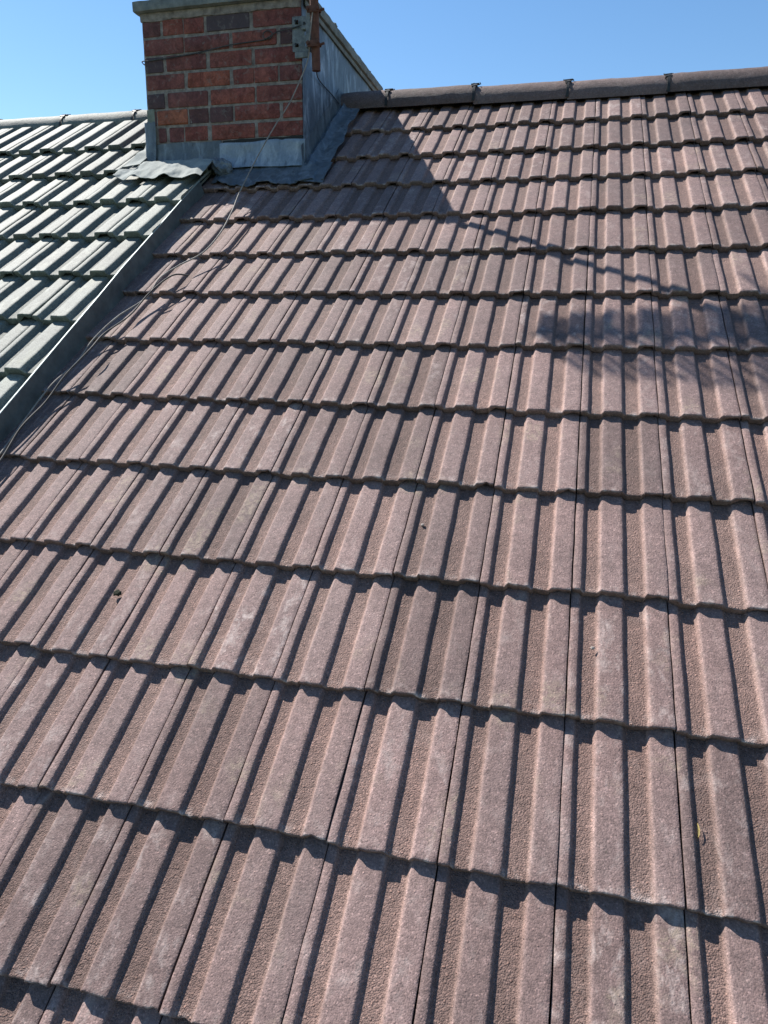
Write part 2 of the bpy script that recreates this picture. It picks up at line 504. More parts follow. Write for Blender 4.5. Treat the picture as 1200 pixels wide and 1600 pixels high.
cand.sort(key=lambda a: -a[0])
for area, t in cand[:99]:
    V, c = recenter(t[0])
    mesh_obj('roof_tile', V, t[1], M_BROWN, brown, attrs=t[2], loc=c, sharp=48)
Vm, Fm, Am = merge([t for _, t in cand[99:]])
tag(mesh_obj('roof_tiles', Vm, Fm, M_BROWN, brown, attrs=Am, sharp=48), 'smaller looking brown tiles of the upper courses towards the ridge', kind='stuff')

# ---- grey roof (left)
grey = empty('tiled_roof', 'pale grey green concrete tile roof of the neighbouring house, left of the upright metal strip', 'roof', (0, 0, 0), ROOF_ROT)
W2, G2, N2 = 0.301, 0.3365, 0.066
gp = []
for i in range(-1, 11):
    v0 = 3.388 - G2 * i
    if i == -1: continue
    L = G2 + 0.06 if i > 0 else 4.0 - v0
    sag = RNG.normal(0, 0.0015)
    for p in range(-9, 2):
        u0 = -2.063 - 0.090 + W2 * p
        if u0 > UFIN - 0.02: continue
        if v0 < 0.3 or (v0 < 2 and p < -6): continue
        uh = UFIN - 0.006 if u0 + W2 > UFIN - 0.006 else None
        lo = None
        if v0 > 3.15 and u0 + W2 > -2.30:
            if u0 > -2.31: continue
            uh = -2.30
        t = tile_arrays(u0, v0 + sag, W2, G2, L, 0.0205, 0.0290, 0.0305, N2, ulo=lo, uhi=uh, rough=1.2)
        if t is None: continue
        x, y, z = to_px(pl(u0 + .15, v0 + .15, N2))
        gp.append((-(x * x + (y - 500) ** 2) if z > 0 else -1e9, t))
gp.sort(key=lambda a: -a[0])
for k, (s, t) in enumerate(gp[:98]):
    V, c = recenter(t[0])
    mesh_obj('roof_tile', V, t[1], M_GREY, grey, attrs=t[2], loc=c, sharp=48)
print('brown tiles', len(cand), 'visible', sum(1 for a in cand if a[0] > 0), 'grey', len(gp))

# ---- decks and rear slopes under the tiles
def slab(name, parent, u0, u1, v0, v1, n0, n1, mat):
    bm = bmesh.new(); add_box(bm, u0, u1, v0, v1, n0, n1)
    return bm_obj(name, bm, mat, parent)
slab('roof_deck', brown, UFIN + 0.004, 1.75, -1.2, 3.98, -0.10, -0.047, M_DECK)
slab('roof_deck', grey, -4.95, UFIN - 0.008, 0.2, 3.98, -0.10, -0.012, M_DECK)
def rear(name, parent, x0, x1, mat):
    ya, za = 3.30, 2.245
    bm = bmesh.new()
    vs = [bm.verts.new(p) for p in ((x0, ya, za), (x1, ya, za), (x1, ya + 3.0, za - 2.1), (x0, ya + 3.0, za - 2.1))]
    f = bm.faces.new(vs)
    r = bmesh.ops.extrude_face_region(bm, geom=[f])
    for v in r['geom']:
        if isinstance(v, bmesh.types.BMVert): v.co += Vector((0, -0.03, -0.045))
    o = bm_obj(name, bm, mat)
    o.parent = parent
    o.matrix_parent_inverse = Matrix.Rotation(PITCH, 4, 'X').inverted()
    n = len(o.data.vertices)
    for k, val in (('tint', .5), ('height', .5), ('front', 0), ('patch', .2)):
        at = o.data.attributes.new(k, 'FLOAT', 'POINT'); at.data.foreach_set('value', [val] * n)
rear('rear_slope', brown, UFIN + 0.004, 1.75, M_BROWN)
rear('rear_slope', grey, -4.95, UFIN - 0.008, M_GREY)

# ---- ridge tiles
RINV = Matrix.Rotation(PITCH, 4, 'X').inverted()
def ridge_tile(parent, x0, x1, yb, zb, r, mat, tilt=0.0, clip=True, tall=1.0):
    """half round ridge tile in world coordinates, front lower edge at (yb, zb)"""
    n = 26; m = max(6, int((x1 - x0) / 0.03))
    ph = RNG.uniform(0, 6, 4)
    V, F = [], []; T = 0.016
    for shell in (0, 1):
        for i in range(m + 1):
            f = i / m
            x = x0 + 0.0015 + (x1 - x0 - 0.003) * f
            for k in range(n + 1):
                a = math.pi * (1.04 - 1.08 * k / n)
                rr = r - shell * T + math.sin(x * 21 + ph[0] + a * 2) * 0.0006 + (RNG.normal(0, 0.0006) if shell == 0 else 0)
                if shell == 0 and (i == 0 or i == m): rr -= 0.003
                V.append((x, yb + r - rr * -math.cos(a) * 1.0 if False else yb + r + rr * math.cos(a), zb + rr * math.sin(a) * tall + tilt * (f - .5)))
    N = (m + 1) * (n + 1)
    for shell in (0, 1):
        for i in range(m):
            for k in range(n):
                a = shell * N + i * (n + 1) + k
                q = (a, a + n + 1, a + n + 2, a + 1)
                F.append(q if shell == 0 else q[::-1])
    for i in (0, m):
        for k in range(n):
            a = i * (n + 1) + k
            q = (a, a + 1, a + 1 + N, a + N)
            F.append(q if i == 0 else q[::-1])
    for k in (0, n):
        for i in range(m):
            a = i * (n + 1) + k; b = a + n + 1
            q = (a, a + N, b + N, b)
            F.append(q if k == 0 else q[::-1])
    nn = len(V)
    tn = RNG.uniform(0, 1)
    o = mesh_obj('ridge_tile', V, F, mat, parent, attrs={'tint': [tn] * nn, 'height': [.55] * nn, 'front': [0] * nn, 'patch': [.5] * nn}, sharp=50)
    o.matrix_parent_inverse = RINV
    if clip:
        bm = bmesh.new()
        # strap over the joint
        xs = x1
        ring = []
        for k in range(n + 1):
            a = math.pi * (1.02 - 1.04 * k / n)
            for (dx, dr) in ((-0.008, 0.0015), (-0.007, 0.0042), (0.007, 0.0042), (0.008, 0.0015)):
                rr = r + dr
                ring.append(bm.verts.new((xs + dx, yb + r + rr * math.cos(a), zb + rr * math.sin(a) * tall + tilt * .5)))
        for k in range(n):
            for s in range(3):
                a = k * 4 + s
                bm.faces.new((ring[a], ring[a + 1], ring[a + 5], ring[a + 4]))
        # jagged clamp plate with prongs, lying on the upper front of the ridge
        for (da, s, wdt) in ((0.0, 1.0, 0.022), (0.30, 0.8, 0.016), (-0.28, 0.8, 0.020)):
            aa = math.radians(112) + da
            c = Vector((xs, yb + r + (r + 0.002) * math.cos(aa), zb + (r + 0.002) * math.sin(aa) * tall + tilt * .5))
            rot = Matrix.Rotation(aa - math.pi / 2, 4, 'X')
            add_box(bm, -wdt, wdt, -0.006, 0.006, -0.003, 0.004, mtx=Matrix.Translation(c) @ rot @ Matrix.Rotation(RNG.normal(0, 0.25), 4, 'Z'))
        for k in range(7):
            aa = math.radians(RNG.uniform(88, 140)); dx = RNG.uniform(-0.03, 0.03)
            c = Vector((xs + dx, yb + r + r * math.cos(aa), zb + r * math.sin(aa) * tall + tilt * .5))
            out = Vector((RNG.normal(0, .5), math.cos(aa), math.sin(aa))).normalized()
            add_tube(bm, [c - out * .002, c + out * RNG.uniform(0.005, 0.010)], [0.0035, 0.0015], 5)
        b = bm_obj('ridge_clip', bm, M_BLACK, o)
    return o
YB = 3.166
segs = [(-1.425, -1.150), (-1.150, -0.656), (-0.656, -0.152), (-0.152, 0.356), (0.356, 0.862), (0.862, 1.368), (1.368, 1.75)]
zz = [2.240, 2.235, 2.225, 2.220, 2.223, 2.230, 2.236]
for (a, b), z in zip(segs, zz):
    ridge_tile(brown, a, b, YB, z + RNG.normal(0, .0018), 0.099, M_RIDGEB, clip=b < 1.7)
xl = [-4.86, -4.33, -3.81, -3.287, -2.771, -2.302]
for i in range(5):
    ridge_tile(grey, xl[i], xl[i + 1], YB - 0.002, 2.230, 0.094, M_GREY, clip=i < 4, tall=0.93)

# ------------------------------------------------------------------ upright strip between the two roofs
strip = empty('metal_strip', 'dark green grey upright strip running up between the grey and the brown roof', 'roof strip', (0, 0, 0), ROOF_ROT)
V, F = [], []
vs = list(np.arange(-1.1, 2.90, 0.05)) + [2.93]
for i, v in enumerate(vs):
    h = 0.066 if v < 2.05 else 0.066 - (v - 2.05) / 0.88 * 0.024
    w = math.sin(v * 4.1) * 0.0018 + math.sin(v * 11.0) * 0.0007
    lean = 0.004 + math.sin(v * 2.3) * 0.0015
    prof = [(0.010, -0.052), (0.006, -0.050), (0.0025, -0.040), (0.001 - lean * .3, 0.02), (0.0 - lean, h), (-0.0045 - lean, h), (-0.0045 - lean * .3, 0.02), (-0.006, -0.04)]
    for du, n in prof:
        V.append((UFIN + du + w, v, n))
P = 8
for i in range(len(vs) - 1):
    for k in range(P - 1):
        a = i * P + k
        F.append((a, a + 1, a + P + 1, a + P))
mesh_obj('strip_face', V, F, M_STRIP, strip, sharp=30)
V, F = [], []
for i, v in enumerate(vs):
    h = 0.066 if v < 2.05 else 0.066 - (v - 2.05) / 0.88 * 0.024
    w = math.sin(v * 4.1) * 0.0018 + math.sin(v * 11.0) * 0.0007
    lean = 0.004 + math.sin(v * 2.3) * 0.0015
    for du, n in ((0.0010 - lean, h - 0.001), (0.0004 - lean, h + 0.0016), (-0.0046 - lean, h + 0.0016), (-0.0052 - lean, h - 0.004)):
        V.append((UFIN + du + w, v, n))
for i in range(len(vs) - 1):
    for k in range(3):
        a = i * 4 + k
        F.append((a, a + 1, a + 5, a + 4))
mesh_obj('strip_edge', V, F, M_EDGE, strip, sharp=40)

# ------------------------------------------------------------------ chimney
CX0, CX1, CY0, CY1 = -2.300, -1.430, 2.565, 4.03
CZT = 2.555
chim = empty('chimney', 'red brick chimney stack with a concrete coping and one lead clad side, above both roofs', 'chimney', ((CX0 + CX1) / 2, (CY0 + CY1) / 2, 1.5))
CINV = Matrix.Translation(chim.location).inverted()
def cpart(o):
    o.parent = chim; o.matrix_parent_inverse = CINV; return o

bm = bmesh.new()
tl = bm.verts.layers.float.new('tint'); bl = bm.verts.layers.float.new('burnt')
def brick(face, a0, a1, z0, z1, tint, burnt=0.0, out=0.0):
    """face: 'F' front, 'L' left, 'B' back; a = distance along the face"""
    d = 0.05; o = 0.0035 + out + random.uniform(-.0012, .0018)
    if face == 'F': bx = (CX0 + a0, CX0 + a1, CY0 - o, CY0 + d)
    elif face == 'B': bx = (CX0 + a0, CX0 + a1, CY1 - d, CY1 + o)
    else: bx = (CX0 - o, CX0 + d, CY0 + a0, CY0 + a1)
    vs = add_box(bm, bx[0], bx[1], bx[2], bx[3], z0, z1, 0.005, 2)
    for v in vs:
        v.co += Vector([random.gauss(0, 0.0011) for _ in range(3)])
        v[tl] = tint; v[bl] = burnt
ROWS = [  # top to bottom, joints in pixels of my working zoom, (x0, x1, tint, burnt)
    [(122, 200, .30, .25), (208, 300, .55, 0), (301, 388, .62, 0), (400, 580, .1, .8), (595, 790, .5, .1)],
    [(128, 300, .45, .1), (303, 495, .52, .15), (508, 690, .62, .1), (703, 790, .2, .5)],
    [(133, 212, .12, .6), (225, 397, .42, .1), (412, 588, .48, .05), (600, 790, .52, 0)],
    [(138, 303, .48, .15), (317, 497, .82, 0), (510, 596, .50, 0), (598, 695, .6, 0), (700, 790, .38, .1)],
    [(143, 218, .15, .6), (230, 402, .42, .2), (415, 598, .66, 0), (606, 790, .5, .1)],
    [(160, 182, .3, .4), (185, 318, .97, 0), (322, 405, .2, .35), (412, 508, .2, .4), (515, 700, .55, 0), (712, 790, .62, 0)],
    [(190, 225, .35, .2), (238, 300, .42, .1), (303, 402, .52, 0), (418, 598, .58, 0), (610, 790, .52, 0)]]
ROWZ = [2.440, 2.357, 2.276, 2.193, 2.106, 2.025, 1.942]
for r, row in enumerate(ROWS):
    xl_ = 120 + r * 4.5
    z0 = ROWZ[r] + 0.006
    for (a, b, t, k) in row:
        A = (a - xl_) / (790 - xl_) * 0.87; B = (b - xl_) / (790 - xl_) * 0.87
        brick('F', max(A + 0.002, 0.0), min(B, 0.87), z0, z0 + 0.070, t, k)
for r in range(-4, 7):
    z0 = 2.446 - 0.0833 * r
    z0 = 2.446 - 0.0833 * (r + 4) if r + 4 < 12 else z0
    for face, Lg in (('L', CY1 - CY0), ('B', CX1 - CX0)):
        a = (0.0 if (r % 2) else -0.12) + (0.055 if face == 'L' else 0)
        while a < Lg:
            a1 = min(a + 0.236, Lg)
            if a1 - max(a, 0.052 if face == 'L' else 0) > 0.02:
                brick(face, max(a, 0.052 if face == 'L' else 0), a1, z0, z0 + 0.070, random.uniform(.3, .7), random.choice((0, 0, .1, .4)))
            a += 0.249
cpart(bm_obj('brickwork', bm, M_BRICK, smooth=True, sharp=50))
# mortar body, slightly rough
bm = bmesh.new()
add_box(bm, CX0 + 0.001, CX1 - 0.002, CY0 + 0.001, CY1 - 0.001, 1.30, CZT - 0.002)
bmesh.ops.subdivide_edges(bm, edges=bm.edges[:], cuts=30, use_grid_fill=True)
for v in bm.verts:
    v.co += Vector((0, noise.noise(v.co * 24) * 0.0022 if v.co.y < CY0 + .01 else 0, 0))
cpart(bm_obj('mortar_body', bm, M_MORTAR, smooth=True, sharp=50))
# render band under the coping, and mortar filling the broken lower left corner
bm = bmesh.new()
add_box(bm, CX0 - 0.006, CX1 - 0.004, CY0 - 0.007, CY0 + 0.02, 2.517, CZT - 0.001, 0.003)
bmesh.ops.subdivide_edges(bm, edges=[e for e in bm.edges if e.calc_length() > .2], cuts=26)
for v in bm.verts: v.co += Vector((0, noise.noise(v.co * 30) * .003, noise.noise(v.co * 22 + Vector((5, 0, 0))) * (.006 if v.co.z < 2.53 else 0)))
cpart(bm_obj('mortar_band', bm, M_MORTAR, smooth=True, sharp=40))
bm = bmesh.new()
add_box(bm, CX0 - 0.003, CX0 + 0.046, CY0 - 0.004, CY0 + 0.05, 1.945, 2.112, 0.006)
bmesh.ops.subdivide_edges(bm, edges=bm.edges[:], cuts=3, use_grid_fill=True)
for v in bm.verts: v.co += Vector([noise.noise(v.co * 40 + Vector((k * 9, 0, 0))) * .004 for k in range(3)])
tag(cpart(bm_obj('mortar_patch', bm, simple('old_mortar', (0.15, 0.16, 0.12), (0.27, 0.27, 0.21), 30, .95, .003, 120), smooth=True, sharp=40)), 'greenish mortar fill at the lower left corner')

# dark solid strip painting in the shaded gap above the pale flashing
bm = bmesh.new()
add_box(bm, -1.868, CX1 - 0.001, CY0 - 0.007, CY0 + 0.01, 1.924, 1.944, 0.001, 1)
bmesh.ops.subdivide_edges(bm, edges=[e for e in bm.edges if e.calc_length() > .2], cuts=30)
for v in bm.verts: v.co += Vector((0, 0, noise.noise(v.co * 26) * .004 + (v.co.x + 1.65) * .012))
cpart(bm_obj('gap_shade_strip', bm, M_DECK, smooth=True, sharp=40))

# coping
bm = bmesh.new()
add_box(bm, CX0 - 0.030, CX1 + 0.032, CY0 - 0.035, CY1 + 0.035, CZT, CZT + 0.046, 0.005, 2)
bmesh.ops.subdivide_edges(bm, edges=[e for e in bm.edges if e.calc_length() > .3], cuts=60)
for v in bm.verts:
    v.co += Vector((noise.noise(v.co * 15) * .004, noise.noise(v.co * 17 + Vector((3, 3, 0))) * .004, noise.noise(v.co * 13 + Vector((0, 7, 0))) * .003))
cpart(bm_obj('coping', bm, M_CONC, smooth=True, sharp=35))
# stubs and mortar lumps standing on the coping edge
for (y, s) in ((2.60, .012), (3.03, .014), (3.37, .008), (3.75, .007)):
    bm = bmesh.new()
    r = bmesh.ops.create_icosphere(bm, subdivisions=2, radius=s)
    for v in r['verts']: v.co = Vector((v.co.x * 1.1, v.co.y * 1.4, v.co.z * .9)) * (1 + noise.noise(v.co * 90) * .5) + Vector((CX1 + 0.022, y, CZT + 0.048))
    cpart(bm_obj('mortar_lump', bm, M_CONC, smooth=True))

# cladding on the right flank
V, F = [], []
nx, nz = 60, 50
for side in (0, 1):
    for i in range(nx + 1):
        for k in range(nz + 1):
            y = CY0 + 0.004 + (CY1 - CY0 - 0.004) * i / nx
            z = 1.72 + (CZT - 0.004 - 1.72) * k / nz
            b = noise.noise(Vector((y * 3.2, z * 2.1, 0))) * .006 + noise.noise(Vector((y * 9, z * 6, 4))) * .0025
            if i in (0,): b = -0.004
            V.append((CX1 + 0.007 + (b if side == 0 else 0) - side * 0.006, y, z))
N = (nx + 1) * (nz + 1)
for i in range(nx):
    for k in range(nz):
        a = i * (nz + 1) + k
        F.append((a, a + nz + 1, a + nz + 2, a + 1))
        F.append((a + N, a + N + 1, a + N + nz + 2, a + N + nz + 1))
for k in range(nz):
    F.append((k, k + 1, k + 1 + N, k + N))
    a = nx * (nz + 1) + k; F.append((a, a + N, a + N + 1, a + 1))
cpart(mesh_obj('side_cladding', V, F, M_CLAD, sharp=50))
# folded drip trim under the coping on that side
bm = bmesh.new()
add_box(bm, CX1 + 0.012, CX1 + 0.020, CY0 + 0.02, CY1, CZT - 0.028, CZT - 0.003, 0.002, 1)
cpart(bm_obj('drip_trim', bm, M_CONC))

def sheet(name, rows, mat, label=None, thick=0.0028, crumple=0.002, cs=18.0, sharp=60):
    """rows: list of equally long lists of world points; becomes a thin dressed sheet of metal with real thickness"""
    n = len(rows); m = len(rows[0])
    V = []; F = []
    P = np.array([[tuple(p) for p in r] for r in rows], dtype=float)
    dU = np.gradient(P, axis=0); dV = np.gradient(P, axis=1)
    nr = np.cross(dU, dV); nr /= (np.linalg.norm(nr, axis=2, keepdims=True) + 1e-9)
    if nr[n // 2, m // 2] @ np.array([CAM.x - P[n // 2, m // 2, 0], CAM.y - P[n // 2, m // 2, 1], CAM.z - P[n // 2, m // 2, 2]]) < 0: nr = -nr
    for i in range(n):
        for k in range(m):
            p = Vector(P[i, k])
            V.append(p + Vector(nr[i, k]) * (noise.noise(p * cs) * crumple + noise.noise(p * cs * 3) * crumple * .35))
    for i in range(n):
        for k in range(m):
            V.append(V[i * m + k] - Vector(nr[i, k]) * thick)
    N = n * m
    for i in range(n - 1):
        for k in range(m - 1):
            a = i * m + k
            F.append((a, a + m, a + m + 1, a + 1)); F.append((a + N, a + 1 + N, a + m + 1 + N, a + m + N))
    for k in range(m - 1):
        F.append((k, k + 1, k + 1 + N, k + N)); a = (n - 1) * m + k; F.append((a, a + N, a + N + 1, a + 1))
    for i in range(n - 1):
        a = i * m; F.append((a, a + N, a + N + m, a + m)); a = i * m + m - 1; F.append((a, a + m, a + m + N, a + N))
    me_o = cpart(mesh_obj(name, V, F, mat, sharp=sharp))
    bm = bmesh.new(); bm.from_mesh(me_o.data); bmesh.ops.recalc_face_normals(bm, faces=bm.faces); bm.to_mesh(me_o.data); bm.free()
    if label: me_o['label'] = label
    return me_o

def lin(a, b, n): return [a + (b - a) * i / (n - 1) for i in range(n)]
def prof_h(u, W_=0.225):
    f = (u / W_) % 1.0
    return float(np.interp(f, PU, PH))

# right apron on the brown tiles
rows = []
for u in lin(-1.885, -1.275, 90):
    r = []
    ef = (u + 1.885) / 0.61
    low = 2.945 + 0.010 * math.sin(u * 27) + 0.008 * math.sin(u * 61 + 1) + (0.05 * max(0, 1 - ef / .12)) + 0.03 * max(0, (ef - .9) / .1)
    for t in lin(0, 1, 16):
        v = 3.150 + (low - 3.150) * t
        n = 0.016 + (prof_h(u) - 1) * 0.010 * t + 0.006 * math.sin(u * 27 + .6) * t * t
        r.append(pl(u, v, n))
    rows.append(r)
sheet('apron_flashing', rows, M_LEAD, 'dark apron with a wavy lower edge dressed over the brown tiles', crumple=.003)
# pale upstand above it
rows = []
for u in lin(-1.885, CX1 + 0.016, 50):
    r = []
    e = (u + 1.885) / .46
    zt = 1.928 + 0.004 * math.sin(u * 19) + 0.004 * e
    zb = 1.806 - 0.004 * e
    for t in lin(0, 1, 14):
        r.append(Vector((u, CY0 - 0.012 - 0.022 * t ** 3 - (0.0 if t > .05 else -.004), zt + (zb - zt) * t)))
    rows.append(r)
sheet('cover_flashing', rows, M_LEADP, 'pale smooth upstand across the right half of the chimney front', crumple=.006, cs=9)
# left upstand and left apron
rows = []
for u in lin(-2.285, -1.880, 44):
    r = []
    zt = 1.940 + 0.003 * math.sin(u * 23)
    for t in lin(0, 1, 14):
        r.append(Vector((u, CY0 - 0.009 - 0.016 * t ** 2, zt + (1.80 - zt) * t)))
    rows.append(r)
sheet('cover_flashing', rows, M_LEAD, 'dull blue grey upstand across the left half of the chimney front', crumple=.004, cs=11)
rows = []
for u in lin(-2.405, -1.893, 90):
    r = []
    low = 2.918 + 0.011 * math.sin(u * 33 + 1.0) + 0.008 * math.sin(u * 71) + 0.035 * max(0, (-2.33 - u) / .08) - 0.03 * (u + 2.2)
    top = 3.105 if u > CX0 - 0.005 else 3.02
    for t in lin(0, 1, 16):
        v = top + (low - top) * t
        n = N2 + 0.012 + 0.008 * math.sin(u * 38) * t * t + 0.001
        r.append(pl(u, v, n))
    rows.append(r)
sheet('apron_flashing', rows, M_LEADB, 'bleached apron with a crinkled edge lying on the grey tiles', crumple=.006, cs=22)
# corner wrap on the left
rows = []
pth = [Vector((CX0 - 0.010, CY0 + 0.10, 0)), Vector((CX0 - 0.012, CY0 + .02, 0)), Vector((CX0 - 0.013, CY0 - 0.010, 0)), Vector((CX0 + 0.0, CY0 - 0.020, 0)), Vector((CX0 + 0.03, CY0 - 0.020, 0)), Vector((CX0 + 0.052, CY0 - 0.017, 0))]
for p in smooth_path(pth, 4):
    rows.append([Vector((p.x - 0.004 * t ** 3 , p.y - .020 * t ** 4, 2.045 - 0.225 * t + .004 * math.sin(p.x * 200))) for t in lin(0, 1, 18)])
sheet('corner_flashing', rows, M_LEAD, 'upright lead corner piece at the lower left of the brickwork', crumple=.003)
# soaker on the left tiles
rows = []
for v in lin(3.075, 3.70, 50):
    rows.append([pl(u, v, N2 + 0.014 + 0.01 * math.sin(v * 30) * ((CX0 - u) / .1) + 0) for u in lin(CX0 - 0.006, CX0 - 0.085 + 0.01 * math.sin(v * 22) - 0.03 * max(0, (3.16 - v) / .1), 14)])
sheet('side_flashing', rows, M_LEADB, 'bleached strip on the grey tiles beside the chimney', crumple=.004)
# right side flashing up to the ridge
rows = []
cs_ = [(-1.421, .10), (-1.419, .055), (-1.412, .024), (-1.398, .022), (-1.388, .034), (-1.378, .030), (-1.362, .016), (-1.335, .012), (-1.305, .011), (-1.280, .009)]
for v in lin(2.945, 3.925, 80):
    r = []
    for i, (u, n) in enumerate(cs_):
        e = i / 9
        if v < 3.15: n = min(n, .018 + max(0, (v - 3.09)) * 1.2)
        r.append(pl(u + e * (0.008 * math.sin(v * 17) + .004 * math.sin(v * 41) - 0.035 * (v - 3.0)) , v, n + 0.004 * e * math.sin(v * 21)))
    rows.append(r)
sheet('side_flashing', rows, M_LEAD, 'dark lead gutter running up beside the clad flank to the ridge', crumple=.0025)

# crumpled roll of lead where the strip meets the chimney
bm = bmesh.new()
r = bmesh.ops.create_icosphere(bm, subdivisions=5, radius=1.0)
for v in bm.verts:
    p = v.co.copy()
    f = 1 + 0.28 * noise.noise(p * 1.6) + 0.16 * abs(noise.noise(p * 3.3 + Vector((4, 0, 2)))) - 0.12 * abs(noise.noise(p * 6.2))
    p = Vector((p.x * 0.060, p.y * 0.040, p.z * 0.040)) * f
    p = Matrix.Rotation(math.radians(24), 3, 'Y') @ p
    v.co = p + Vector((-1.850, 2.505, 1.800))
tag(cpart(bm_obj('crumpled_lead', bm, M_LEAD, smooth=True)), 'crumpled dark lead fold above the end of the metal strip')

# ------------------------------------------------------------------ aerial, bracket, cables
aer = empty('tv_aerial', 'television aerial on a rusty mast bracketed to the right front corner of the chimney', 'aerial', (-1.333, 2.49, 2.2))
AINV = Matrix.Translation(aer.location).inverted()
def apart(o, par=None):
    if par: o.parent = par
    else: o.parent = aer; o.matrix_parent_inverse = AINV
    return o
MX, MY = -1.333, 2.490
bm = bmesh.new()
add_tube(bm, [(MX, MY - .085 * (z - 2.4), z) for z in lin(2.212, 4.02, 24)], 0.0205, 18)
apart(bm_obj('mast', bm, M_RUST, smooth=True, sharp=60))
bm = bmesh.new()
# corner plate with holes, built from strips round the holes
def plate(bm, x0, x1, z0, z1, y0, y1, holes):
    xs = sorted({x0, x1, *[h[0] - h[2] for h in holes], *[h[0] + h[2] for h in holes]})
    zs = sorted({z0, z1, *[h[1] - h[3] for h in holes], *[h[1] + h[3] for h in holes]})
    for i in range(len(xs) - 1):
        for k in range(len(zs) - 1):
            cx, cz = (xs[i] + xs[i + 1]) / 2, (zs[k] + zs[k + 1]) / 2
            if any(abs(cx - h[0]) < h[2] and abs(cz - h[1]) < h[3] for h in holes): continue
            add_box(bm, xs[i], xs[i + 1], y0, y1, zs[k], zs[k + 1])
holes = [(-1.447, 2.445, .008, .010), (-1.447, 2.345, .009, .008), (-1.398, 2.345, .008, .008), (-1.400, 2.395, .008, .009)]
plate(bm, -1.470, -1.372, 2.318, 2.470, CY0 - 0.018, CY0 - 0.012, holes)
bmesh.ops.remove_doubles(bm, verts=bm.verts, dist=1e-5)
add_box(bm, -1.417, -1.387, CY0 - 0.034, CY0 - 0.0185, 2.405, 2.462, 0.005)      # pressed hump
add_box(bm, -1.378, -1.355, MY - 0.004, CY0 - 0.006, 2.310, 2.475, 0.002)         # arm to the mast
add_box(bm, -1.455, -1.385, CY0 - 0.030, CY0 - 0.0185, 2.285, 2.314, 0.004)
br = apart(bm_obj('mast_bracket', bm, M_GALV))
for (x, z) in ((-1.447, 2.445), (-1.447, 2.345), (-1.402, 2.432)):
    bm = bmesh.new()
    add_tube(bm, [(x, CY0 - 0.010, z), (x, CY0 - 0.036, z)], 0.0062, 6)
    bo = bm_obj('bolt', bm, M_BLACK); bo.parent = br
for z in (2.318, 2.462):
    bm = bmesh.new()
    add_box(bm, MX - 0.030, MX + 0.030, MY - 0.030, MY - 0.022, z - 0.014, z + 0.014, 0.002)
    add_tube(bm, smooth_path([(MX - .026, MY - .04, z), (MX - .026, MY + .008, z), (MX - .014, MY + .023, z), (MX + .014, MY + .023, z), (MX + .026, MY + .008, z), (MX + .026, MY - .04, z)], 5), 0.0042, 8)
    for s in (-1, 1):
        add_tube(bm, [(MX + s * .026, MY - .028, z), (MX + s * .026, MY - .038, z)], 0.0078, 6)
    add_tube(bm, [(MX + .02, MY, z), (MX + .048, MY - .004, z + .004)], 0.0055, 7)
    apart(bm_obj('clamp', bm, M_RUST, smooth=True, sharp=40))
# the aerial itself: boom runs to the left of the mast top
bz = 3.77
AY = MY - .085 * (bz - 2.4)
bm = bmesh.new(); add_box(bm, MX - 0.92, MX + 0.10, AY + .018, AY + .048, bz - .015, bz + .015, .002)
apart(bm_obj('boom', bm, M_ALU))
for i in range(18):
    x = MX - 0.90 + i * 0.048 + random.uniform(-.006, .006)
    hl = 0.10 + 0.0045 * i
    for s in (-1, 1):
        bm = bmesh.new()
        add_tube(bm, [(x, AY + .033 + s * .010, bz), (x + .02, AY + .033 + s * hl, bz + .05 + .002 * i)], 0.0130, 8)
        apart(bm_obj('element', bm, M_ALU, smooth=True, sharp=60))
bm = bmesh.new()
add_box(bm, MX - 0.20, MX - 0.08, AY - .03, AY + .09, bz - .03, bz + .05, .006)
apart(bm_obj('dipole_box', bm, M_BLACK))
for s in (-1, 1):
    bm = bmesh.new()
    for k in range(5):
        zz_ = bz + s * (0.02 + k * 0.03); xx = MX - 0.04 + k * 0.022
        add_tube(bm, [(xx, AY - .15, zz_), (xx, AY + .22, zz_)], 0.0075, 8)
    for y in (AY - .09, AY + .15):
        add_tube(bm, [(MX - 0.05, y, bz + s * .012), (MX + 0.06, y, bz + s * .15)], 0.0065, 6)
    apart(bm_obj('reflector', bm, M_ALU, smooth=True, sharp=60))

# lashing wire round the stack, with a loop
bm = bmesh.new()
zw = lambda x: 2.330 + (x - CX0) * 0.105
pts = [(CX0 - 0.006, CY0 + .3, 2.325), (CX0 - 0.006, CY0 - 0.002, 2.328)]
for x in lin(CX0 + .04, -1.63, 9): pts.append((x, CY0 - 0.010 - .002 * math.sin(x * 20), 2.330 + (x - CX0) * 0.085 + .003 * math.sin(x * 13)))
for k in range(9):
    a = -math.pi * .6 + k / 8 * 2 * math.pi
    pts.append((-1.600 + .024 * math.cos(a), CY0 - .014 - k * .0006, 2.403 + .018 * math.sin(a)))
pts += [(-1.55, CY0 - .016, 2.412), (-1.47, CY0 - .022, 2.420), (-1.385, CY0 - .036, 2.43)]
add_tube(bm, smooth_path(pts, 5), 0.0028, 6)
apart(bm_obj('lashing_wire', bm, M_CABLED, smooth=True))
bm = bmesh.new()
add_tube(bm, smooth_path([(MX + .01, MY + .01, 2.31), (-1.36, 2.60, 2.285), (CX1 + .02, 2.75, 2.262), (CX1 + .018, 2.98, 2.252), (CX1 + .016, 3.12, 2.245)], 6), 0.003, 6)
apart(bm_obj('stay_wire', bm, M_CABLED, smooth=True))

